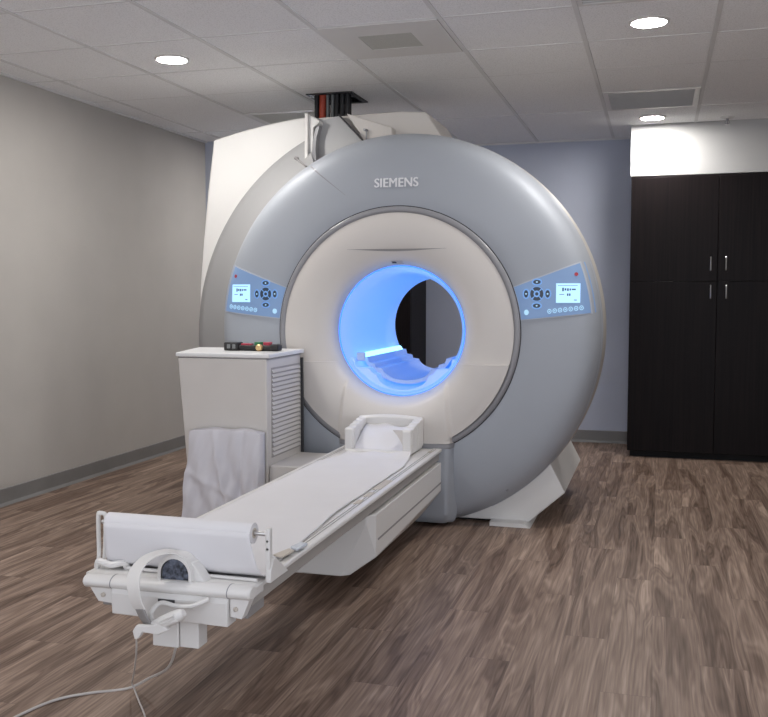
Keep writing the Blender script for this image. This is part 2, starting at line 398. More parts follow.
g = bmesh.ops.bisect_plane(bm, geom=geom, dist=1e-5, plane_co=(0, 0, -0.360), plane_no=(0, 0, 1), clear_outer=True)
ed = [e for e in bm.edges if e.is_boundary and all(abs(v.co.z+0.36) < 1e-4 for v in e.verts)]
ext = bmesh.ops.extrude_edge_only(bm, edges=ed)
for v in [q for q in ext['geom'] if isinstance(q, bmesh.types.BMVert)]: v.co.y += 0.02; 
obj('lower_face_panel', bm, M['beige'], scan, 50)
# docking column: beige apron over a grey foot
def colring(z, hw, yf, yb=4.83, rr=0.03, n=5):
    pts = [(CX-hw-0.025, yb)]
    for k in range(n): a = pi+ (pi/2)*k/(n-1); pts.append((CX-hw+rr+rr*cos(a), yf+rr+rr*sin(a)))
    for k in range(n): a = 1.5*pi+(pi/2)*k/(n-1); pts.append((CX+hw-rr+rr*cos(a), yf+rr+rr*sin(a)))
    pts.append((CX+hw+0.025, yb))
    return [(px, py, z) for px, py in pts]
bm = B(); loft(bm, [colring(-0.70, 0.298, 4.752), colring(-0.775, 0.304, 4.748)], True, True)
obj('column_apron', bm, M['beige'], scan, 30)
bm = B(); loft(bm, [colring(-0.777, 0.306, 4.744), colring(-0.80, 0.306, 4.744)], True, True); obj('column_trim', bm, M['ring'], scan, 30)
bm = B(); loft(bm, [colring(-0.802, 0.305, 4.748), colring(-1.15, 0.305, 4.748), colring(-1.19, 0.295, 4.77), colring(-1.205, 0.28, 4.79)], True, True)
obj('column_foot', bm, M['silver'], scan, 30)
# bore liner
bm = B(); BL = [(0.3525, 4.900), (0.338, 4.93), (0.322, 4.98), (0.310, 5.05), (0.303, 5.15), (0.300, 5.30), (0.300, 5.75), (0.305, 5.86), (0.322, 5.94), (0.35, 6.00), (0.39, 6.02)]
loft(bm, [ringpts(r, yy, 128) for r, yy in dense(BL, 4)], False, False)
obj('bore_liner', bm, M['liner'], scan, 60)
bm = B(); loft(bm, [ringpts(r, yy, 128) for r, yy in ((0.3535, 4.902), (0.3505, 4.899), (0.3475, 4.905), (0.3495, 4.909), (0.3535, 4.902))], False, False)
obj('mood_light_ring', bm, M['ledblue'], scan, 60, label='glowing blue light ring at the bore mouth')
# table guide inside the bore, with the bright strip on its left rail
def trough(bm, top, r, y0, y1):
    """insert lying in the bore: its top follows the given profile, its underside the liner"""
    A, Bt = [], []
    for px, pz in top:
        zb_ = CZ-sqrt(max(0.0, r*r-(px-CX)**2)); A.append((px, pz)); Bt.append((px, min(zb_, pz-0.001)))
    V = [[bm.verts.new((q[0], yy, q[1])) for q in row] for yy in (y0, y1) for row in (A, Bt)]
    at, ab, bt, bb = V; n = len(top)
    for i in range(n-1):
        bm.faces.new((at[i], at[i+1], ab[i+1], ab[i])); bm.faces.new((bt[i+1], bt[i], bb[i], bb[i+1]))
        bm.faces.new((at[i+1], at[i], bt[i], bt[i+1])); bm.faces.new((ab[i], ab[i+1], bb[i+1], bb[i]))
    bm.faces.new((at[0], ab[0], bb[0], bt[0])); bm.faces.new((at[-1], bt[-1], bb[-1], ab[-1]))
guide = ([(-1.595, -0.345), (-1.562, -0.348), (-1.553, -0.378), (-1.52, -0.384), (-1.514, -0.405), (-1.485, -0.409)] +
         [(CX+0.140*sin(radians(s)), -0.402-0.072*cos(radians(s))) for s in range(-84, 85, 12)] +
         [(-1.187, -0.409), (-1.158, -0.405), (-1.152, -0.384), (-1.119, -0.378), (-1.110, -0.348), (-1.077, -0.345)])
bm = B(); trough(bm, guide, 0.2995, 5.02, 5.86); obj('table_guide', bm, M['bore'], scan, 30)
lip = ([(-1.632, -0.347), (-1.612, -0.347), (-1.604, -0.398), (-1.53, -0.402), (-1.505, -0.430), (-1.49, -0.435)] +
       [(CX+0.148*sin(radians(s)), -0.430-0.088*cos(radians(s))) for s in range(-84, 85, 12)] +
       [(-1.182, -0.435), (-1.167, -0.430), (-1.142, -0.402), (-1.068, -0.398), (-1.060, -0.347), (-1.040, -0.347)])
bm = B(); trough(bm, lip, 0.332, 4.935, 5.02); obj('guide_lip', bm, M['liner'], scan, 30)  # lip glows like the liner, standing in for blue light falling on it
bm = B(); prism(bm, [(-1.598, -0.346), (-1.594, -0.324), (-1.582, -0.324), (-1.566, -0.346)], 4.99, 5.80); obj('strip_light', bm, M['ledstrip'], scan, 30, label='bright pale blue light strip along the left rail of the bore')
bm = B(); box(bm, -1.612, -1.562, 4.970, 4.99, -0.368, -0.319); obj('strip_end_cap', bm, M['bore'], scan, 30, 0.006)
# grip recess and sensor above the bore
def faceY(r):
    for (r0, y0), (r1, y1) in zip(FP[::-1], FP[::-1][1:]):
        if r0 <= r <= r1: return y0+(y1-y0)*(r-r0)/(r1-r0)
    return 4.79
def on_face(bm, poly, th=0.003, base=faceY):
    """thin raised plate that follows the curved cover; poly in (x, z)"""
    A = []; Bv = []
    for px, pz in poly:
        yy = base(sqrt((px-CX)**2+(pz-CZ)**2))
        A.append(bm.verts.new((px, yy-th, pz))); Bv.append(bm.verts.new((px, yy+0.006, pz)))
    n = len(poly); bm.faces.new(A)
    for i in range(n): bm.faces.new((A[i], Bv[i], Bv[(i+1)%n], A[(i+1)%n]))
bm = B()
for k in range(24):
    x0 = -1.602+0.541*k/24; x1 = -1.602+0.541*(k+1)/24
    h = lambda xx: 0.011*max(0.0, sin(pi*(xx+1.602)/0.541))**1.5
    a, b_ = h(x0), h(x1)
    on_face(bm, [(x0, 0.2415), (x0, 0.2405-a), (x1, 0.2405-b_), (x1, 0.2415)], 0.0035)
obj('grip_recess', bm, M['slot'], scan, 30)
bm = B(); on_face(bm, [(-1.375, 0.181), (-1.375, 0.165), (-1.310, 0.165), (-1.310, 0.181)], 0.003); obj('sensor_window', bm, M['brown'], scan, 0)
bm = B(); on_face(bm, [(-1.370, 0.177), (-1.370, 0.169), (-1.345, 0.169), (-1.345, 0.177)], 0.0045); obj('sensor_lens', bm, M['black'], scan, 0)
# maker's lettering on the silver cover
cu = bpy.data.curves.new('lettering', 'FONT'); cu.body = 'SIEMENS'; cu.size = 0.066; cu.extrude = 0.0025; cu.offset = 0.0; cu.space_character = 1.04
to = bpy.data.objects.new('tmp_lettering', cu); COL.objects.link(to)
bpy.context.view_layer.update()
me = bpy.data.meshes.new_from_object(to.evaluated_get(bpy.context.evaluated_depsgraph_get()))
bpy.data.objects.remove(to); bpy.data.curves.remove(cu)
bm = B(); bm.from_mesh(me); bpy.data.meshes.remove(me)
xs = [v.co.x for v in bm.verts]; ys = [v.co.y for v in bm.verts]
sx = 0.236/(max(xs)-min(xs)); sz = 0.047/(max(ys)-min(ys))
base_v = list(bm.verts)
for v in bm.verts:
    px = -1.452+(v.co.x-min(xs))*sx; pz = 0.565+(v.co.y-min(ys))*sz
    v.co = Vector((px, shellY(sqrt((px-CX)**2+(pz-CZ)**2))-0.003-v.co.z, pz))
geo = bm.verts[:]+bm.edges[:]+bm.faces[:]
for sh in (-0.0016, 0.0016):        # bolder strokes
    d = bmesh.ops.duplicate(bm, geom=geo)
    bmesh.ops.translate(bm, verts=[q for q in d['geom'] if isinstance(q, bmesh.types.BMVert)], vec=(sh, abs(sh)*0.2, sh*0.3))
obj('lettering', bm, M['letter'], scan, 0, label='raised silver white word SIEMENS on the silver cover')

# control panels on both sides
def polar(r, a): return (CX+r*cos(radians(a)), CZ+r*sin(radians(a)))
def control_panel(s, label):
    A = (lambda a: a) if s > 0 else (lambda a: 180-a)
    def wedge(bm, r0, r1, a0, a1, th, nr=14, na=6):
        g = [[None]*(na+1) for _ in range(nr+1)]
        for i in range(nr+1):
            r = r0+(r1-r0)*i/nr
            for j in range(na+1):
                px, pz = polar(r, A(a0+(a1-a0)*j/na)); g[i][j] = bm.verts.new((px, shellY(r)-th, pz))
        for i in range(nr):
            for j in range(na): bm.faces.new((g[i][j], g[i+1][j], g[i+1][j+1], g[i][j+1]))
        per = [g[0][j] for j in range(na+1)]+[g[i][na] for i in range(1, nr+1)]+[g[nr][j] for j in range(na-1, -1, -1)]+[g[i][0] for i in range(nr-1, 0, -1)]
        low = [bm.verts.new((v.co.x, v.co.y+th+0.004, v.co.z)) for v in per]
        n = len(per)
        for i in range(n): bm.faces.new((per[i], per[(i+1)%n], low[(i+1)%n], low[i]))
    bm = B(); wedge(bm, 0.664, 1.045, 5.6, 20.9, 0.0025)
    cp = obj('control_panel', bm, M['panelrim'], scan, 60, label=label)
    bm = B(); wedge(bm, 0.667, 1.038, 5.9, 20.5, 0.0045); obj('panel_glass', bm, M['panel'], cp, 60)
    def P(bm, poly, th): on_face(bm, poly, th, shellY)
    def loc(dx, z): return (CX+s*dx, z)
    def ell(cx, cz, a, b, n=18, rot=0): return [(cx+a*cos(2*pi*k/n), cz+b*sin(2*pi*k/n)) for k in range(n)]
    sx0, sx1, sz0, sz1 = (0.838, 0.956, -0.040, 0.058)
    poly = [loc(sx0, sz0), loc(sx1, sz0), loc(sx1, sz1), loc(sx0, sz1)]
    bm = B()
    for k in range(12):
        q0 = sx0+(sx1-sx0)*k/12; q1 = sx0+(sx1-sx0)*(k+1)/12
        for z_ in range(4):
            w0 = sz0+(sz1-sz0)*z_/4; w1 = sz0+(sz1-sz0)*(z_+1)/4; P(bm, [loc(q0, w0), loc(q1, w0), loc(q1, w1), loc(q0, w1)], 0.0065)
    bmesh.ops.remove_doubles(bm, verts=bm.verts, dist=1e-5)
    obj('screen', bm, M['screen'], cp, 0)
    xs0 = min(poly[0][0], poly[1][0])
    for (a0, a1, z0, z1) in ((0.008, 0.105, 0.0455, 0.0475), (0.030, 0.038, 0.018, 0.036), (0.042, 0.050, 0.022, 0.033), (0.054, 0.062, 0.020, 0.033), (0.066, 0.073, 0.022, 0.032), (0.077, 0.096, 0.024, 0.031),
                             (0.016, 0.040, 0.001, 0.004), (0.054, 0.061, -0.005, 0.007), (0.064, 0.071, -0.005, 0.007), (0.088, 0.102, -0.028, -0.024)):
        bm = B(); nn = max(1, int((a1-a0)/0.012))
        for q in range(nn):
            b0 = a0+(a1-a0)*q/nn; b1 = a0+(a1-a0)*(q+1)/nn
            P(bm, [(xs0+b0, z0), (xs0+b1, z0), (xs0+b1, z1), (xs0+b0, z1)], 0.0078)
        bmesh.ops.remove_doubles(bm, verts=bm.verts, dist=1e-5)
        obj('screen_text', bm, M['ink'], cp, 0)
    dx, dz = 0.742, 0.005
    cx0, cz0 = loc(dx, dz)
    bm = B(); P(bm, ell(cx0, cz0, 0.036, 0.038, 28), 0.0060); obj('dial_glow', bm, M['halo'], cp, 0)
    bm = B()
    for k in range(4):
        a0 = k*90+45+6; a1 = a0+78; seg = [radians(a0+(a1-a0)*q/8) for q in range(9)]
        P(bm, [(cx0+0.033*cos(q), cz0+0.035*sin(q)) for q in seg]+[(cx0+0.016*cos(q), cz0+0.017*sin(q)) for q in seg[::-1]], 0.0072)
    obj('direction_key', bm, M['btn'], cp, 0)
    bm = B(); P(bm, ell(cx0, cz0, 0.0085, 0.0085, 16), 0.0075); obj('centre_key', bm, M['btn'], cp, 0)
    for ex, ez, a, b_ in ((0, 0.060, 0.019, 0.011), (0, -0.060, 0.019, 0.011), (0.054, 0, 0.011, 0.019), (-0.054, 0, 0.011, 0.019)):
        bm = B(); P(bm, ell(cx0+ex, cz0+ez, a+0.007, b_+0.007), 0.0060); ak = obj('arrow_key', bm, M['halo'], cp, 0)
        bm = B(); P(bm, ell(cx0+ex, cz0+ez, a, b_), 0.0070); 
        bm2 = bm; obj('key_cap', bm2, M['btn'], ak if False else cp, 0)
        bm = B(); P(bm, ell(cx0+ex, cz0+ez, 0.0048, 0.0040, 8), 0.0078); obj('key_mark', bm, M['led'], cp, 0)
    for k in range(7):
        kx, kz = loc(0.806+0.0262*k, -0.083+0.0030*k)
        bm = B()
        n = 16
        for q in range(n):      # a lit ring with a dot in it
            a0, a1 = 2*pi*q/n, 2*pi*(q+1)/n
            P(bm, [(kx+0.0105*cos(a0), kz+0.0120*sin(a0)), (kx+0.0105*cos(a1), kz+0.0120*sin(a1)), (kx+0.007*cos(a1), kz+0.008*sin(a1)), (kx+0.007*cos(a0), kz+0.008*sin(a0))], 0.0066)
        P(bm, ell(kx, kz, 0.0035, 0.0035, 8), 0.0066)
        obj('function_key', bm, M['led'], cp, 0)
    bm = B(); P(bm, ell(*loc(0.690, -0.089), 0.012, 0.014), 0.0066); obj('lamp_key', bm, M['led'], cp, 0)
    bm = B(); P(bm, ell(*loc(0.935, 0.104), 0.0095, 0.0095), 0.0070); obj('stop_marking', bm, M['reddot'], cp, 0)
control_panel(-1, 'blue backlit control panel on the left side of the ring')
control_panel(1, 'blue backlit control panel on the right side of the ring')

# silver band flaring back to the left service cover
def outline(a):
    """distance of the rear outline of the band at Y 5.40 for angle a in degrees"""
    t_ = radians(a); c0 = Vector((-1.470, -0.255)); R = 1.331
    d = Vector((cos(t_), sin(t_))); o = Vector((CX, CZ))-c0
    b_ = o.dot(d); return -b_+sqrt(b_*b_-(o.dot(o)-R*R))
bm = B(); rings = []
NA = 90
for f in [k/8 for k in range(9)]:
    r_ = []
    for k in range(NA+1):
        a = 122.5+(222-122.5)*k/NA
        r0 = 1.03; r1 = outline(a)
        ff = f; rr = r0+(r1-r0)*ff; yy = 5.08+(5.40-5.08)*ff**0.85
        px, pz = polar(rr, a); r_.append((px, yy, max(pz, -1.2)))
    rings.append(r_)
back = [(p[0], 5.46, p[2]) for p in rings[-1]]
rings.append(back)
loft(bm, rings, False, False, closed=False)
obj('side_band', bm, M['band'], scan, 60)
# upper centre grey cover between the white post and the dark seam
bm = B(); rings = []
for f in (0, 0.25, 0.5, 0.75, 1):
    r_ = []
    for k in range(13):
        g_ = k/12
        q0 = Vector(polar(1.02, 133-(133-104.6)*g_))
        q1 = Vector((-2.040, 1.070)).lerp(Vector((-1.940, 1.045)), g_*2) if g_ < 0.5 else Vector((-1.940, 1.045)).lerp(Vector((-1.843, 1.064)), g_*2-1)
        q = q0.lerp(q1, f); r_.append((q.x, 5.31+0.07*f, q.y))
    rings.append(r_)
rings.append([(p[0], 5.46, p[2]) for p in rings[-1]])
loft(bm, rings, False, False, closed=False)
obj('top_cover', bm, M['band'], scan, 40)
bm = B(); tube(bm, [(-1.850, 5.372, 1.070), (-1.60, 5.30, 0.820)], 0.0055, 8); obj('cover_seam', bm, M['seam'], scan)
# white left service cover with the flat front
left = [(-2.80, -1.18), (-2.80, -0.25), (-2.792, 0.05), (-2.764, 0.345), (-2.728, 0.66), (-2.686, 0.963), (-2.50, 1.008), (-2.30, 1.046), (-2.15, 1.066), (-2.040, 1.076), (-2.040, 0.6), (-2.2, 0.2), (-2.3, -0.5), (-2.2, -1.18)]
bm = B(); prism(bm, left, 5.405, 6.0); obj('left_service_cover', bm, M['shroud'], scan, 20, 0.012, 3)
bm = B(); prism(bm, [(-2.032, 1.070), (-2.012, 1.070), (-2.014, 0.76), (-2.034, 0.76)], 5.285, 5.42)
obj('cover_edge_post', bm, M['white'], scan, 20, 0.003)
bm = B(); prism(bm, [(-2.012, 1.068), (-1.950, 1.030), (-1.950, 1.014), (-1.985, 0.990), (-1.990, 0.74), (-2.012, 0.74)], 5.305, 5.43); obj('scoop_frame', bm, M['shroud'], scan, 20, 0.003)
bm = B(); pts = smooth_path([(-1.962, 5.320, 1.000), (-1.975, 5.31, 0.93), (-1.975, 5.29, 0.86), (-1.955, 5.25, 0.765)], 6)
rings = []
for p in pts: rings.append([(p.x-0.012, p.y, p.z), (p.x+0.010, p.y-0.002, p.z), (p.x+0.010, p.y+0.05, p.z), (p.x-0.012, p.y+0.05, p.z)])
loft(bm, rings); obj('scoop_slot', bm, M['ring'], scan)
# rest of the top housing
bm = B(); top = [(-2.040, 1.070), (-1.93, 1.045), (-1.84, 1.066), (-1.66, 1.045), (-1.478, 1.087), (-1.330, 1.070), (-1.222, 0.900), (-1.10, 0.70), (-1.5, 0.62), (-2.040, 0.60)]
top = [(-2.040, 1.070), (-1.80, 1.076), (-1.478, 1.083), (-1.330, 1.070), (-1.222, 0.900), (-1.10, 0.70), (-1.5, 0.62), (-2.040, 0.60)]
prism(bm, top, 5.44, 6.0); obj('top_housing', bm, M['beige'], scan, 20, 0.01, 3)
bm = B(); prism(bm, [(-1.80, 1.074), (-1.52, 0.98), (-1.50, 0.80), (-1.62, 0.80)], 5.37, 5.45); obj('top_gusset', bm, M['beige'], scan, 20, 0.006)
bm = B(); tube(bm, [(-1.672, 5.36, 0.965), (-1.672, 5.36, 0.90)], 0.005, 8); tube(bm, [(-1.68, 5.34, 0.968), (-1.665, 5.40, 0.968)], 0.008, 8); obj('latch_pin', bm, M['ring'], scan)
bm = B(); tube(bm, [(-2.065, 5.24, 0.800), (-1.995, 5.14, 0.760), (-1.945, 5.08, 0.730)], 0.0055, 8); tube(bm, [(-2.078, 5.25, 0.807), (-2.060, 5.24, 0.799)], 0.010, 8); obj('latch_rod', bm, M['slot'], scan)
# dark strip painted as the latch rod's shadow on the front cover
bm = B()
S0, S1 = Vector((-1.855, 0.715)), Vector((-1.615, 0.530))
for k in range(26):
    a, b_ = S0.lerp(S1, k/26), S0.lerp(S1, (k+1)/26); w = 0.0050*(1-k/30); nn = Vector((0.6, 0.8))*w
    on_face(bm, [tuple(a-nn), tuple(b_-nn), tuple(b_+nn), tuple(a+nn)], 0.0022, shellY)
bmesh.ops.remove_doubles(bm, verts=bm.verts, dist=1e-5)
obj('rod_shadow', bm, M['ring'], scan, 0)
# magnet body: faceted ring behind the covers
def annular_prism(bm, poly, rin, y0, y1):
    angs = sorted(set([round(2*pi*k/96, 5) for k in range(96)]+[round(atan2(pz-CZ, px-CX) % (2*pi), 5) for px, pz in poly]))
    def hit(a):
        d = Vector((cos(a), sin(a))); best = None
        for i in range(len(poly)):
            p = Vector(poly[i])-Vector((CX, CZ)); q = Vector(poly[(i+1)%len(poly)])-Vector((CX, CZ)); e = q-p
            den = d.x*e.y-d.y*e.x
            if abs(den) < 1e-9: continue
            tt = (p.x*e.y-p.y*e.x)/den; uu = (p.x*d.y-p.y*d.x)/den
            if tt > 0 and -1e-4 <= uu <= 1+1e-4: best = tt if best is None else max(best, tt)
        return best
    o = [hit(a) for a in angs]
    R = []
    for rr, yy in (('i', y0), ('o', y0), ('o', y1), ('i', y1)):
        R.append([bm.verts.new((CX+(rin if rr == 'i' else o[k])*cos(a), yy, CZ+(rin if rr == 'i' else o[k])*sin(a))) for k, a in enumerate(angs)])
    n = len(angs)
    for A_, B_ in zip(R, R[1:]+R[:1]):
        for i in range(n): bm.faces.new((A_[i], B_[i], B_[(i+1)%n], A_[(i+1)%n]))
body = [(-0.640, -1.208), (-0.590, -1.160), (-0.454, -1.039), (-0.60, -0.76), (-0.66, -0.2), (-0.70, 0.35), (-0.95, 0.68), (-1.336, 0.78), (-1.9, 0.70), (-2.2, 0.4), (-2.3, -0.2), (-2.15, -0.85), (-2.2, -1.04), (-2.06, -1.208)]
bm = B(); annular_prism(bm, body, 0.37, 4.955, 5.99); obj('magnet_body', bm, M['shroud'], scan, 15, 0.006)
bm = B(); prism(bm, [(-0.84, -1.20), (-0.66, -1.20), (-0.625, -FZ+0.0), (-0.84, -FZ+0.0)], 4.875, 5.9); obj('mounting_foot', bm, M['shroud'], scan, 20)
bm = B(); box(bm, -2.0, -1.8, 4.97, 5.9, FL, -1.19); obj('mounting_foot', bm, M['shroud'], scan, 20)
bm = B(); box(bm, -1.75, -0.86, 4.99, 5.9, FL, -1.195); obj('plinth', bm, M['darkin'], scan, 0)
for (px, pz) in ((-0.745, -1.02), (-1.00, -1.16)):
    bm = B(); r_ = sqrt((px-CX)**2+(pz-CZ)**2); yy = shellY(r_)
    n = 12; loft(bm, [[(px+q*cos(2*pi*k/n), yv, pz+q*sin(2*pi*k/n)) for k in range(n)] for q, yv in ((0.008, yy+0.01), (0.008, yy-0.003))]); obj('screw_cap', bm, M['ring'], scan)

# ------------------------------------------------------------------ patient table
TY = 4.742; PIV = (CX, TY, FL)
tab = thing('patient_table', 'long white patient table sticking out of the front of the scanner', 'scanner table', PIV)
hw = 0.265; ZT = -0.800
xl, xr = CX-hw, CX+hw
bm = B()
prof = [(xl, ZT-0.004), (xl+0.004, ZT), (xl+0.045, ZT), (xl+0.05, ZT-0.003), (xr-0.05, ZT-0.003), (xr-0.045, ZT), (xr-0.004, ZT), (xr, ZT-0.004), (xr, ZT-0.014), (xr-0.012, ZT-0.020), (xl+0.012, ZT-0.020), (xl, ZT-0.014)]
prism(bm, prof, 2.33, TY); obj('tabletop', bm, M['white'], tab, 20, 0.002)
bm = B(); box(bm, xl+0.016, xr-0.014, 2.34, TY, ZT-0.060, ZT-0.0205); obj('shaded_channel', bm, M['channel'], tab, 20, 0.002)  # grey colour stands in for the shadow under the tabletop edge
for s in (-1, 1):
    bm = B()
    xa = CX+s*(hw-0.040)
    for k in range(2): box(bm, min(xa, xa+s*0.0035)+s*0.012*k, max(xa, xa+s*0.0035)+s*0.012*k, 2.45, TY-0.03, ZT-0.001, ZT+0.0015)
    obj('rail_groove', bm, M['channel'], tab, 0)
for (yy, w, l) in ((3.42, 0.024, 0.07), (3.56, 0.026, 0.08), (3.76, 0.036, 0.19)):
    bm = B(); box(bm, -1.102-w/2-0.010, -1.102+w/2-0.010, yy-l/2, yy+l/2, ZT-0.0105, ZT+0.0022); obj('strap_slot', bm, M['brown'], tab, 0, 0.002, label='dull tan slot in the right rail of the tabletop')
bm = B(); box(bm, -1.115, -1.095, 4.60, 4.64, ZT, ZT+0.003); obj('rail_button', bm, M['brown'], tab, 0, 0.001)
# support beam under the far half of the table
def beamsec(y_, top, w_top, z_side, w_bot, z_bot):
    return [(CX-w_top, y_, top), (CX+w_top, y_, top), (CX+w_top if z_side else CX+w_top, y_, z_side), (CX+w_bot, y_, z_bot), (CX-w_bot, y_, z_bot), (CX-w_top, y_, z_side)]
bm = B()
loft(bm, [[(CX-0.225, 3.49, -0.87), (CX+0.235, 3.49, -0.87), (CX+0.232, 3.49, -0.90), (CX+0.125, 3.49, -1.122), (CX-0.125, 3.49, -1.122), (CX-0.232, 3.49, -0.90)],
          beamsec(3.53, -0.872, 0.262, -1.045, 0.150, -1.127), beamsec(TY, -0.872, 0.262, -1.020, 0.150, -1.165)])
obj('support_beam', bm, M['white'], tab, 20, 0.004)
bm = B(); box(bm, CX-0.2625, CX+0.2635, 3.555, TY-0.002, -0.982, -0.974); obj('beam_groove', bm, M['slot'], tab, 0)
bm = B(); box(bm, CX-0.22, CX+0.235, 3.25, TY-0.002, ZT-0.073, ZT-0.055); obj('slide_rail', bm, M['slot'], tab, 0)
# near end: rounded cross bar, end plates and centre housing
bm = B(); rings = []
for px, sc_ in ((xl+0.018, 0.8), (xl+0.024, 1), (xr-0.002, 1), (xr+0.004, 0.8)):
    c = (2.31, -0.815+(0.004 if px > CX else 0)); r_ = []
    for k in range(20):
        a = 2*pi*k/20
        r_.append((px, c[0]+0.030*sc_*cos(a)*(1.0), c[1]+0.0195*sc_*sin(a)))
    rings.append(r_)
loft(bm, rings); eb = obj('end_bar', bm, M['white'], tab, 40)
for jx in (CX-0.156, CX+0.203):
    bm = B(); zc_ = -0.815+(0.004*(jx-xl)/(xr-xl))
    loft(bm, [[(px, 2.31+(0.030+e_)*cos(2*pi*k/20), zc_+(0.0195+e_)*sin(2*pi*k/20)) for k in range(20)] for px, e_ in ((jx-0.0014, -0.003), (jx-0.0014, 0.0006), (jx+0.0014, 0.0006), (jx+0.0014, -0.003))]); obj('bar_joint', bm, M['ring'], eb, 40)
bm = B(); box(bm, xl+0.022, xr-0.002, 2.31, 2.40, -0.834, -0.7965); obj('end_deck', bm, M['white'], tab, 30, 0.006)
for s in (-1, 1):
    a0, a1 = (xl+0.030, CX-0.156) if s < 0 else (CX+0.204, xr-0.004)
    bm = B()
    poly = [(a0, -0.828), (a1, -0.828), (a1, -0.875), (a0+0.030, -0.872)] if s < 0 else [(a0, -0.828), (a1+0.002, -0.828), (a1-0.022, -0.884), (a0, -0.880)]
    prism(bm, poly, 2.298, 2.335); ep = obj('end_plate', bm, M['white'], tab, 20, 0.002)
    bxx, bzz = (-1.502-0.0215, -0.851) if s < 0 else (-1.092-0.0215, -0.856); n = 14
    bm = B(); loft(bm, [[(bxx+q*cos(2*pi*k/n), yv, bzz+q*sin(2*pi*k/n)) for k in range(n)] for q, yv in ((0.0065, 2.300), (0.0065, 2.293), (0.0035, 2.291))]); obj('bolt', bm, M['brown'], ep)
    bm = B(); box(bm, a0+(0.0 if s > 0 else 0.02), a1-(0.02 if s > 0 else 0), 2.335, 2.45, -0.895, -0.834); obj('end_bracket', bm, M['slot'], tab, 30, 0.003)
bm = B()
loft(bm, [[(CX-0.156, 2.292, -0.826), (CX+0.203, 2.292, -0.826), (CX+0.203, 2.345, -0.826), (CX-0.156, 2.345, -0.826)],
          [(CX-0.155, 2.283, -0.840), (CX+0.202, 2.283, -0.840), (CX+0.202, 2.345, -0.840), (CX-0.155, 2.345, -0.840)],
          [(CX-0.155, 2.287, -0.900), (CX+0.202, 2.287, -0.906), (CX+0.202, 2.345, -0.906), (CX-0.155, 2.345, -0.900)]], True, True)
obj('end_housing', bm, M['white'], tab, 20, 0.003)
bm = B(); box(bm, CX-0.035, CX+0.045, 2.30, 2.36, -0.985, -0.899); box(bm, CX+0.047, CX+0.105, 2.305, 2.36, -0.983, -0.899); obj('latch_housing', bm, M['white'], tab, 20, 0.003)
bm = B(); box(bm, CX-0.005, CX+0.045, 2.280, 2.29, -0.858, -0.842); obj('latch_opening', bm, M['seam'], tab, 20)
# arch with dark mesh insert
def arch(w, h, z0, n=14):
    pts = [(-w, z0)]
    for k in range(n+1):
        a = pi-pi*k/n; pts.append((w*cos(a), z0+h*0.45+h*0.55*sin(a)))
    return pts+[(w, z0)]
ax = -1.300
bm = B(); o_ = arch(0.052, 0.092, -0.812); i_ = arch(0.043, 0.080, -0.812)
A0 = [(ax+px, 2.300, pz) for px, pz in o_]; A1 = [(ax+px, 2.375, pz) for px, pz in o_]; B0 = [(ax+px, 2.300, pz) for px, pz in i_]; B1 = [(ax+px, 2.375, pz) for px, pz in i_]
loft(bm, [B0, A0, A1, B1], False, False, closed=False)
arc = obj('end_arch', bm, M['white'], tab, 40)
bm = B(); prism(bm, [(ax+px, pz) for px, pz in arch(0.0425, 0.078, -0.812)], 2.310, 2.372); obj('mesh_insert', bm, M['gusset'], arc, 30, label='dark blue grey patterned insert')
bm = B(); prism(bm, [(ax+0.050, -0.800), (ax+0.040, -0.742), (ax+0.050, -0.746), (ax+0.088, -0.800)], 2.315, 2.36); obj('arch_wing', bm, M['white'], arc, 20, 0.003)
tab.rotation_euler = (0, 0, radians(0.5))

# roll holder clamped to the end of the table
hold = thing('paper_roll_holder', 'white bracket holder with a steel rod at the near end of the patient table', 'roll holder', (CX, 2.36, ZT))
RZ, RY = -0.662, 2.375
def flat_post(bm, x, w=0.014, d=0.022, z0=-0.797, z1=RZ+0.018): box(bm, x-w/2, x+w/2, RY-d/2, RY+d/2, z0, z1)
xrp, xlp = -1.026, -1.562
bm = B(); flat_post(bm, xrp); rp = obj('bracket', bm, M['white'], hold, 20, 0.003)
for k in range(2):
    bm = B(); n = 10; zz = RZ-0.018-0.022*k
    loft(bm, [[(xrp+q*cos(2*pi*j/n), RY-0.0125 if False else RY-0.0115, zz+q*sin(2*pi*j/n)) for j in range(n)] for q in (0.0035, 0.0001)], True, False); obj('pin_hole', bm, M['slot'], rp)
bm = B(); prism(bm, [(RY-0.012, -0.797), (RY-0.012, -0.765), (RY+0.01, -0.732), (RY+0.025, -0.732), (RY+0.12, -0.797)], xrp-0.004, xrp+0.010, 'X'); obj('bracket_foot', bm, M['white'], hold, 20, 0.003)
bm = B()
tube(bm, smooth_path([(xlp-0.014, RY, -0.797), (xlp-0.004, RY, -0.765), (xlp-0.004, RY, RZ+0.012), (xlp+0.004, RY, RZ+0.024), (xlp+0.020, RY, RZ+0.020), (xlp+0.022, RY, RZ-0.005)], 5), 0.0065, 8)
tube(bm, smooth_path([(xlp+0.022, RY, RZ-0.0), (xlp+0.016, RY, -0.74), (xlp+0.012, RY, -0.797)], 5), 0.006, 8)
obj('bracket', bm, M['white'], hold)
bm = B(); tube(bm, smooth_path([(xlp-0.004, RY-0.01, -0.795), (xlp+0.01, RY-0.02, -0.775), (xlp+0.05, RY-0.02, -0.782), (xlp+0.085, RY-0.012, -0.776), (xlp+0.09, RY, -0.795)], 6), 0.010, 8); obj('bracket_foot', bm, M['white'], hold)
bm = B(); tube(bm, [(xlp+0.01, RY, RZ), (xrp+0.004, RY, RZ)], 0.0065, 14); obj('rod', bm, M['chrome'], hold, label='steel rod through the paper roll')
bm = B(); tube(bm, [(xlp+0.10, 2.360, -0.789), (xrp-0.03, 2.362, -0.791)], 0.005, 10); obj('tear_bar', bm, M['white'], hold)

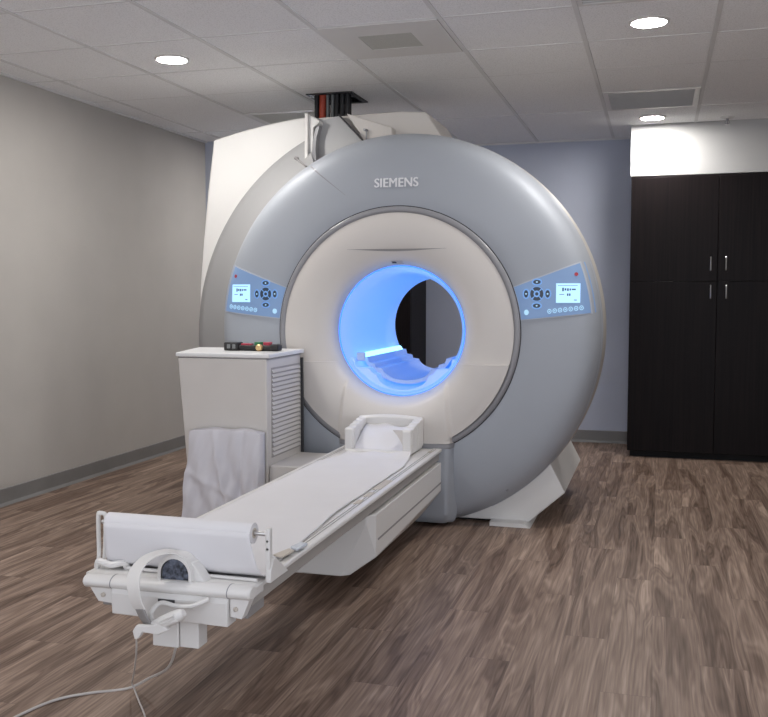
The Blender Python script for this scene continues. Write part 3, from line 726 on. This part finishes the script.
# paper: roll, core and the sheet pulled over the table
pap = thing('exam_paper', 'roll of white exam paper pulled out in a sheet along the whole patient table', 'paper roll', (CX, RY, RZ))
px0, px1 = -1.530, -1.070; RR = 0.029
bm = B(); n = 40
rings = [[(px, RY+q*cos(2*pi*k/n), RZ+q*sin(2*pi*k/n)) for k in range(n)] for px, q in ((px0, 0.0145), (px0, RR), (px1, RR), (px1, 0.0145))]
loft(bm, rings+[rings[0]], False, False); obj('paper_roll', bm, M['paper'], pap, 40)
bm = B(); rings = [[(px, RY+q*cos(2*pi*k/n), RZ+q*sin(2*pi*k/n)) for k in range(n)] for px, q in ((px0-0.001, 0.0085), (px0-0.001, 0.0145), (px1+0.001, 0.0145), (px1+0.001, 0.0085))]
loft(bm, rings+[rings[0]], False, False); obj('paper_core', bm, M['brown'], pap, 40)
bm = B()
path = [(RY-RR*0.98, RZ+0.006), (RY-RR-0.001, RZ-0.01), (RY-RR+0.002, RZ-0.05), (RY-RR+0.008, RZ-0.09), (RY-0.012, -0.772), (RY+0.006, -0.7835), (RY+0.03, -0.793), (RY+0.08, -0.797)]
yy = RY+0.12
while yy < 4.42: path.append((yy, -0.7985)); yy += 0.045
path += [(4.45, -0.792), (4.50, -0.780), (4.54, -0.757), (4.59, -0.725), (4.64, -0.700), (4.70, -0.684)]
NX = 40; G = []
for i, (yv, zv) in enumerate(path):
    f = i/(len(path)-1); r_ = []
    # beyond the roll the sheet settles on the tabletop, slightly narrower at the far end
    wl = px0+0.0+(-0.035*min(1, max(0, (yv-2.45)/0.5)) if i > 5 else 0); wr = px1+(0.0 if i < 6 else -0.056*min(1, max(0, (yv-2.45)/0.8)))
    if 2 <= i <= 7: wr += 0.026*min(1, (i-1)/3)
    if yv > 4.2: k_ = min(1, (yv-4.2)/0.35); wl += 0.10*k_; wr -= 0.050*k_
    for j in range(NX+1):
        u_ = j/NX; xx = wl+(wr-wl)*u_
        wv = 0.0
        if i > 8: wv = 0.0022*max(0, sin(yv*7.3+u_*3))*sin(xx*21+yv*2)**2 + 0.0018*(0.5+0.5*sin(yv*23+4*sin(xx*6)))
        if yv > 4.3: wv += 0.020*min(1, (yv-4.3)/0.25)*(sin(xx*38+yv*26)*0.4+sin(xx*17-yv*33)*0.35+0.45)
        r_.append((xx, yv, zv+wv))
    G.append(r_)
loft(bm, G, False, False, closed=False)
o = obj('paper_sheet', bm, M['paper'], pap, 70)
sm = o.modifiers.new('thickness', 'SOLIDIFY'); sm.thickness = 0.0006; sm.offset = 1

# clip lying on the table edge
t = thing('plastic_clip', 'small clear and beige plastic clip lying on the tabletop behind the right roll bracket', 'clip', (-1.085, 2.68, -0.79))
bm = B(); prism(bm, [(-1.110, 2.60), (-1.075, 2.58), (-1.065, 2.66), (-1.09, 2.68)], -0.792, -0.785, 'Z'); obj('clip_body', bm, M['brown'], t, 20, 0.003)
bm = B(); prism(bm, [(-1.09, 2.69), (-1.060, 2.67), (-1.050, 2.74), (-1.08, 2.75)], -0.792, -0.782, 'Z'); obj('clip_cap', bm, mat('clear blue grey plastic', (0.62, 0.66, 0.72), 0.2), t, 20, 0.004)

# head coil base
hc = thing('head_coil_base', 'white U-shaped head support standing at the scanner end of the table', 'head support', (CX, 4.6, -0.79))
hx = CX-0.004
bm = B(); box(bm, hx-0.172, hx+0.172, 4.46, 4.72, -0.796, -0.775); obj('base_plate', bm, M['white'], hc, 30, 0.008)
bm = B()
prof = [(4.700, -0.78), (4.700, -0.650), (4.712, -0.638), (4.735, -0.640), (4.738, -0.655), (4.738, -0.78)]
arcb = []
for k in range(17):
    u_ = -1+2*k/16; arcb.append((hx+0.172*u_, 0.012*(1-u_*u_)))
loft(bm, [[(px, yv-0.0, zv+(dz if zv > -0.7 else 0)) for yv, zv in prof] for px, dz in arcb]); obj('back_rest', bm, M['white'], hc, 40, 0.003)
for s in (-1, 1):
    bm = B()
    # stepped side wall seen in profile along the table
    pr_ = [(4.47, -0.785), (4.47, -0.678), (4.48, -0.670), (4.545, -0.670), (4.55, -0.661), (4.595, -0.661), (4.60, -0.652), (4.655, -0.652), (4.66, -0.644), (4.735, -0.644), (4.735, -0.785)]
    a0, a1 = hx+s*0.130, hx+s*0.173
    prism(bm, pr_, min(a0, a1), max(a0, a1), 'X'); sw = obj('side_wall', bm, M['white'], hc, 20, 0.005)
    for yv in (4.50, 4.575, 4.63):
        bm = B(); a0, a1 = hx+s*0.1275, hx+s*0.1755
        box(bm, min(a0, a1), max(a0, a1), yv, yv+0.012, -0.78, -0.672); obj('rib', bm, M['white'], sw, 20, 0.003)
bm = B(); prism(bm, [(hx+0.130, -0.672), (hx+0.130, -0.745), (hx+0.100, -0.695), (hx+0.078, -0.672)], 4.474, 4.486); obj('front_gusset', bm, M['beige'], hc, 20)

# ------------------------------------------------------------------ strap, connector and tubing at the near end
t = thing('positioning_strap', 'broad white strap looped over the near end bar of the patient table', 'strap', (-1.36, 2.27, -0.80))
pth = smooth_path([(-1.262, 2.335, -0.728), (-1.300, 2.300, -0.712), (-1.338, 2.262, -0.722), (-1.357, 2.230, -0.752), (-1.350, 2.205, -0.785), (-1.340, 2.200, -0.825), (-1.330, 2.205, -0.850)], 6)
def ribbon(bm, pth, w, th, wd):
    rings = []
    for i, p in enumerate(pth):
        d = (pth[min(i+1, len(pth)-1)]-pth[max(i-1, 0)]).normalized()
        W_ = Vector(wd(i/(len(pth)-1))); W_ = (W_-d*W_.dot(d)).normalized(); Nn = d.cross(W_).normalized()
        rings.append([p-W_*w/2-Nn*th/2, p+W_*w/2-Nn*th/2, p+W_*w/2+Nn*th/2, p-W_*w/2+Nn*th/2])
    loft(bm, rings)
bm = B(); ribbon(bm, pth, 0.046, 0.0035, lambda f: (0.35+0.6*min(1, f*2), -0.95+0.65*min(1, f*2), 0)); obj('strap_band', bm, M['white'], t, 40, 0.001)
bm = B(); ribbon(bm, smooth_path([(-1.331, 2.204, -0.846), (-1.322, 2.212, -0.875), (-1.308, 2.228, -0.905)], 5), 0.036, 0.008, lambda f: (0.85, -0.4, 0.15)); obj('strap_end', bm, M['slot'], t, 40, 0.002, label='grey hook pad at the lower end of the strap')
bm = B()
loft(bm, [[(-1.350+dx, 2.195+0.004*k, z+0.028) for dx, z in ((0, -0.935), (0.012, -0.918), (0.055, -0.914), (0.085, -0.905), (0.108, -0.922), (0.080, -0.938), (0.030, -0.936), (0.018, -0.955), (0.006, -0.958))] for k in (0, 4)]); obj('buckle', bm, M['white'], t, 40, 0.003)

t = thing('cable_connector', 'white fluted plug hanging in front of the table end beside the strap', 'connector', (-1.28, 2.21, -0.88))
bm = B(); tube(bm, [(-1.297, 2.215, -0.890), (-1.272, 2.212, -0.882), (-1.234, 2.208, -0.864), (-1.208, 2.206, -0.850), (-1.200, 2.206, -0.845)], lambda f: 0.010+0.009*sin(pi*min(1, f*1.05)), 14); obj('plug_body', bm, M['white'], t)
for k in range(3):
    bm = B(); d = Vector((0.7, 0, 0.35)); off = Vector((-0.35, -0.3, 0.7))*0.010*(k-1)
    tube(bm, [Vector((-1.262, 2.195, -0.878))+off, Vector((-1.217, 2.190, -0.856))+off], 0.0035, 8); obj('plug_rib', bm, M['shroud'], t)
bm = B(); tube(bm, smooth_path([(-1.297, 2.215, -0.890), (-1.318, 2.24, -0.868), (-1.300, 2.262, -0.846), (-1.255, 2.262, -0.850), (-1.205, 2.262, -0.846), (-1.160, 2.275, -0.826)], 7), 0.0065, 8); obj('plug_lead', bm, M['white'], t)

def tubing(name, pts, r, label):
    bm = B(); tube(bm, smooth_path(pts, 10), r, 8); tag(obj(name, bm, M['tube']), label, 'tube', 'thin tubes hanging from the table end')
fz = FL+0.005
tubing('plastic_tube', [(-1.290, 2.32, -0.975), (-1.295, 2.33, -1.00), (-1.36, 2.40, -1.09), (-1.475, 2.49, -1.17), (-1.56, 2.50, fz), (-1.65, 2.44, fz), (-1.72, 2.37, fz), (-1.757, 2.26, fz), (-1.775, 2.12, fz), (-1.82, 1.95, fz)], 0.0040, 'thin white plastic tube curving across the floor to the lower left corner')
tubing('plastic_tube', [(-1.345, 2.205, -0.905), (-1.362, 2.235, -0.97), (-1.420, 2.32, -1.06), (-1.490, 2.42, -1.15), (-1.545, 2.505, FL+0.022), (-1.528, 2.490, FL+0.014), (-1.480, 2.435, fz), (-1.404, 2.343, fz), (-1.335, 2.24, fz), (-1.29, 2.10, fz)], 0.0026, 'thin clear tube hanging straight down from the strap to the floor')

# ------------------------------------------------------------------ side cabinet left of the bore
cab = thing('side_cabinet', 'off white tapered side cabinet with louvres, left of the scanner bore', 'cabinet', (-2.10, 4.5, FL))
cy0, cy1 = 4.30, 4.765; zt = -0.318
bm = B()
loft(bm, [[(-2.352, cy0, zt), (-1.862, cy0, zt), (-1.862, cy1, zt), (-2.46, cy1, zt)],
          [(-2.28, cy0, FL), (-1.862, cy0, FL), (-1.862, cy1, FL), (-2.39, cy1, FL)]])
obj('cabinet_body', bm, M['cabwhite'], cab, 20, 0.008, 3)
bm = B(); prism(bm, [(-2.358, cy0-0.012), (-1.842, cy0-0.012), (-1.842, cy1+0.005), (-2.476, cy1+0.005)], zt+0.004, zt+0.026, 'Z'); obj('cabinet_lid', bm, M['lid'], cab, 20, 0.006, 3)
bm = B(); prism(bm, [(-2.350, cy0+0.001), (-1.860, cy0+0.001), (-1.860, cy1), (-2.458, cy1)], zt-0.002, zt+0.006, 'Z'); obj('lid_seal', bm, M['slot'], cab, 0)
lp = B(); nl = 19; z0l, z1l = -0.815, -0.372
box(lp, -1.866, -1.8605, cy0+0.055, cy1-0.018, z0l-0.006, z1l+0.006)
lv = obj('louvre_panel', lp, M['channel'], cab, 0)
bm = B()
for k in range(nl):
    zc = z0l+(k+0.5)*(z1l-z0l)/nl; hh = (z1l-z0l)/nl
    prism(bm, [(-1.863, zc+hh*0.48), (-1.852, zc-hh*0.18), (-1.852, zc-hh*0.34), (-1.863, zc-hh*0.20)], cy0+0.06, cy1-0.03)
obj('louvre_slats', bm, M['cabwhite'], lv, 0)
bm = B(); box(bm, -1.858, -1.846, cy1-0.016, cy1-0.002, -0.86, zt-0.02); obj('dark_edge', bm, M['seam'], cab, 0)  # thin dark strip down the back edge of the cabinet side
bm = B(); box(bm, -1.862, -1.69, cy0+0.02, 4.742, FL, -0.852); obj('side_step', bm, M['cabwhite'], cab, 20, 0.008)

# dark gadget on the lid
t = thing('handheld_unit', 'black handheld unit with red and green keys lying on the side cabinet', 'device', (-2.10, 4.52, -0.292))
gz = -0.2915
bm = B(); box(bm, -2.18, -1.885, 4.50, 4.555, gz, gz+0.030); obj('casing', bm, M['black'], t, 20, 0.008)
bm = B(); box(bm, -2.185, -2.105, 4.485, 4.56, gz+0.001, gz+0.043); hd = obj('end_block', bm, M['black'], t, 20, 0.006)
for k in range(2):
    bm = B(); box(bm, -2.165+0.03*k, -2.147+0.03*k, 4.482, 4.49, gz+0.012, gz+0.034); obj('clamp_jaw', bm, M['hosegrey'], hd, 20, 0.002)
bm = B(); box(bm, -1.93, -1.883, 4.495, 4.56, gz, gz+0.036); obj('end_grip', bm, M['black'], t, 20, 0.009)
bm = B(); box(bm, -2.095, -2.035, 4.505, 4.535, gz+0.028, gz+0.038); obj('red_key', bm, M['red'], t, 20, 0.003, label='long red key on the left')
bm = B(); box(bm, -2.022, -1.985, 4.51, 4.55, gz+0.028, gz+0.046); obj('green_key', bm, M['green'], t, 20, 0.003)
bm = B(); box(bm, -1.972, -1.935, 4.51, 4.55, gz+0.028, gz+0.046); obj('red_key', bm, M['red'], t, 20, 0.003, label='short red key on the right')
n = 18
bm = B(); loft(bm, [[(-1.985+q*cos(2*pi*k/n), yv, gz+0.0185+q*sin(2*pi*k/n)) for k in range(n)] for q, yv in ((0.017, 4.502), (0.017, 4.482), (0.013, 4.477), (0.005, 4.477), (0.004, 4.480))]); obj('brass_knob', bm, M['brass'], t)

# sheet hanging over a low hump in front of the cabinet
bm = B()
xa0, xa1 = -2.252, -1.872; ztp = -0.668
NXs, NZs = 64, 60; G = []
def sheet_pt(u_, v_):
    """u along the width, v from the cabinet face over the top edge to the floor"""
    # side skirts wrap back at both ends
    wob = 0.004*sin(u_*11-v_*6+1.0)+0.005*sin(u_*23-v_*9+1.5*sin(v_*5))+0.003*sin(u_*37+v_*17)
    wob += 0.010*math.exp(-((u_-0.30-0.35*v_)/0.035)**2)-0.008*math.exp(-((u_-0.78+0.12*v_)/0.03)**2)+0.006*math.exp(-((v_-0.45-0.3*u_)/0.03)**2)
    xx = xa0+(xa1-xa0)*u_
    flare = v_*(0.05*(u_ < 0.5)*(0.5-u_)*2-0.0*(u_ >= 0.5))
    if v_ < 0.10:
        q = v_/0.10; yv = 4.285-0.050*q; zv = ztp-0.004*sin(u_*15)-0.006*q
    else:
        q = (v_-0.10)/0.90; yv = 4.235-0.035*q**0.6; zv = ztp-0.006-(ztp+FZ-0.012)*q*0.995
        yv -= (0.35+0.65*min(1, q*2))*wob*1.6
        xx += -flare*1.0 + 0.004*sin(q*9+u_*3)*(1-u_)
    zv += -0.010*(abs(u_-0.5)*2)**6
    return Vector((xx, yv, zv))
for i in range(NZs+1):
    v_ = i/NZs; row = []
    pl = sheet_pt(0, v_); prt = sheet_pt(1, v_)
    back_y = 4.286
    row.append((pl.x-0.004, back_y, pl.z)); row.append((pl.x-0.006, (pl.y+back_y)/2, pl.z))
    for j in range(NXs+1): row.append(tuple(sheet_pt(j/NXs, v_)))
    row.append((prt.x+0.005, (prt.y+back_y)/2, prt.z)); row.append((prt.x+0.004, back_y, prt.z))
    G.append(row)
loft(bm, G, False, False, closed=False)
o = obj('draped_sheet', bm, M['cloth'], None, 70)
sm = o.modifiers.new('thickness', 'SOLIDIFY'); sm.thickness = 0.003; sm.offset = -1
tag(o, 'creased white sheet hanging to the floor in front of the side cabinet', 'sheet')

# ------------------------------------------------------------------ tall dark cabinets
def tall_cabinet(x0, x1, yf, yb, z0, z1, label, doors, zsplit):
    t = thing('tall_cabinet', label, 'cabinet', ((x0+x1)/2, (yf+yb)/2, FL))
    boxo('carcass', (x0, x1, yf+0.022, yb, z0, z1), M['wood'], t, 0.002)
    boxo('toe_kick', (x0+0.02, x1-0.02, yf+0.05, yb, FL, z0), M['darkin'], t)
    for (a0, a1, b0, b1, hxp, hz) in doors:
        d = boxo('door', (a0+0.0015, a1-0.0015, yf, yf+0.020, b0+0.0015, b1-0.0015), M['wood'], t, 0.0015)
        if hxp is not None:
            bm = B(); tube(bm, smooth_path([(hxp, yf+0.002, hz-0.045), (hxp, yf-0.022, hz-0.045), (hxp, yf-0.028, hz-0.038), (hxp, yf-0.028, hz+0.038), (hxp, yf-0.022, hz+0.045), (hxp, yf+0.002, hz+0.045)], 4), 0.0048, 8)
            obj('handle', bm, M['chrome'], d, label='slim brushed steel bar handle')
    return t
zc = 0.098; zb = -1.172; ztop = 0.875
xm = 0.405
tall_cabinet(-0.212, 1.02, 7.275, YB-0.01, zb, ztop, 'very dark brown tall cabinet under the white soffit at right',
    [(-0.212, xm, zc, ztop-0.012, 0.357, 0.226), (xm, 1.02, zc, ztop-0.012, 0.462, 0.226), (-0.212, xm, zb, zc, 0.360, 0.022), (xm, 1.02, zb, zc, 0.467, 0.022)], zc)
tall_cabinet(-2.64, -1.93, 7.38, YB-0.01, zb, ztop, 'dark cabinet behind the scanner, glimpsed through the bore',
    [(-2.64, -2.285, zb, ztop, None, 0), (-2.285, -1.93, zb, ztop, None, 0)], zc)

# ------------------------------------------------------------------ raise everything to the floor at z = 0
for o in list(COL.objects):
    if o.parent is None: o.location.z += FZ

# ------------------------------------------------------------------ daylight from the open front of the room
w = bpy.data.worlds.new('room surroundings'); bpy.context.scene.world = w; w.use_nodes = True
bg = w.node_tree.nodes['Background']; bg.inputs['Color'].default_value = (0.87, 0.91, 1.0, 1); bg.inputs['Strength'].default_value = 1.68

# ------------------------------------------------------------------ camera
cam = bpy.data.cameras.new('camera'); co = bpy.data.objects.new('camera', cam); COL.objects.link(co)
cam.sensor_fit = 'HORIZONTAL'; cam.sensor_width = 36; cam.lens = 36*940/768; cam.clip_start = 0.05
co.location = (0, 0, FZ); co.rotation_euler = (radians(90)-0.0676, 0, 0.284)
sc = bpy.context.scene; sc.camera = co
sc.view_settings.view_transform = 'Standard'; sc.view_settings.look = 'None'; sc.view_settings.gamma = 1; sc.view_settings.use_curve_mapping = False
sc.view_settings.exposure = 0.0
sc.cycles.max_bounces = 8; sc.cycles.diffuse_bounces = 5
sc.cycles.use_denoising = True
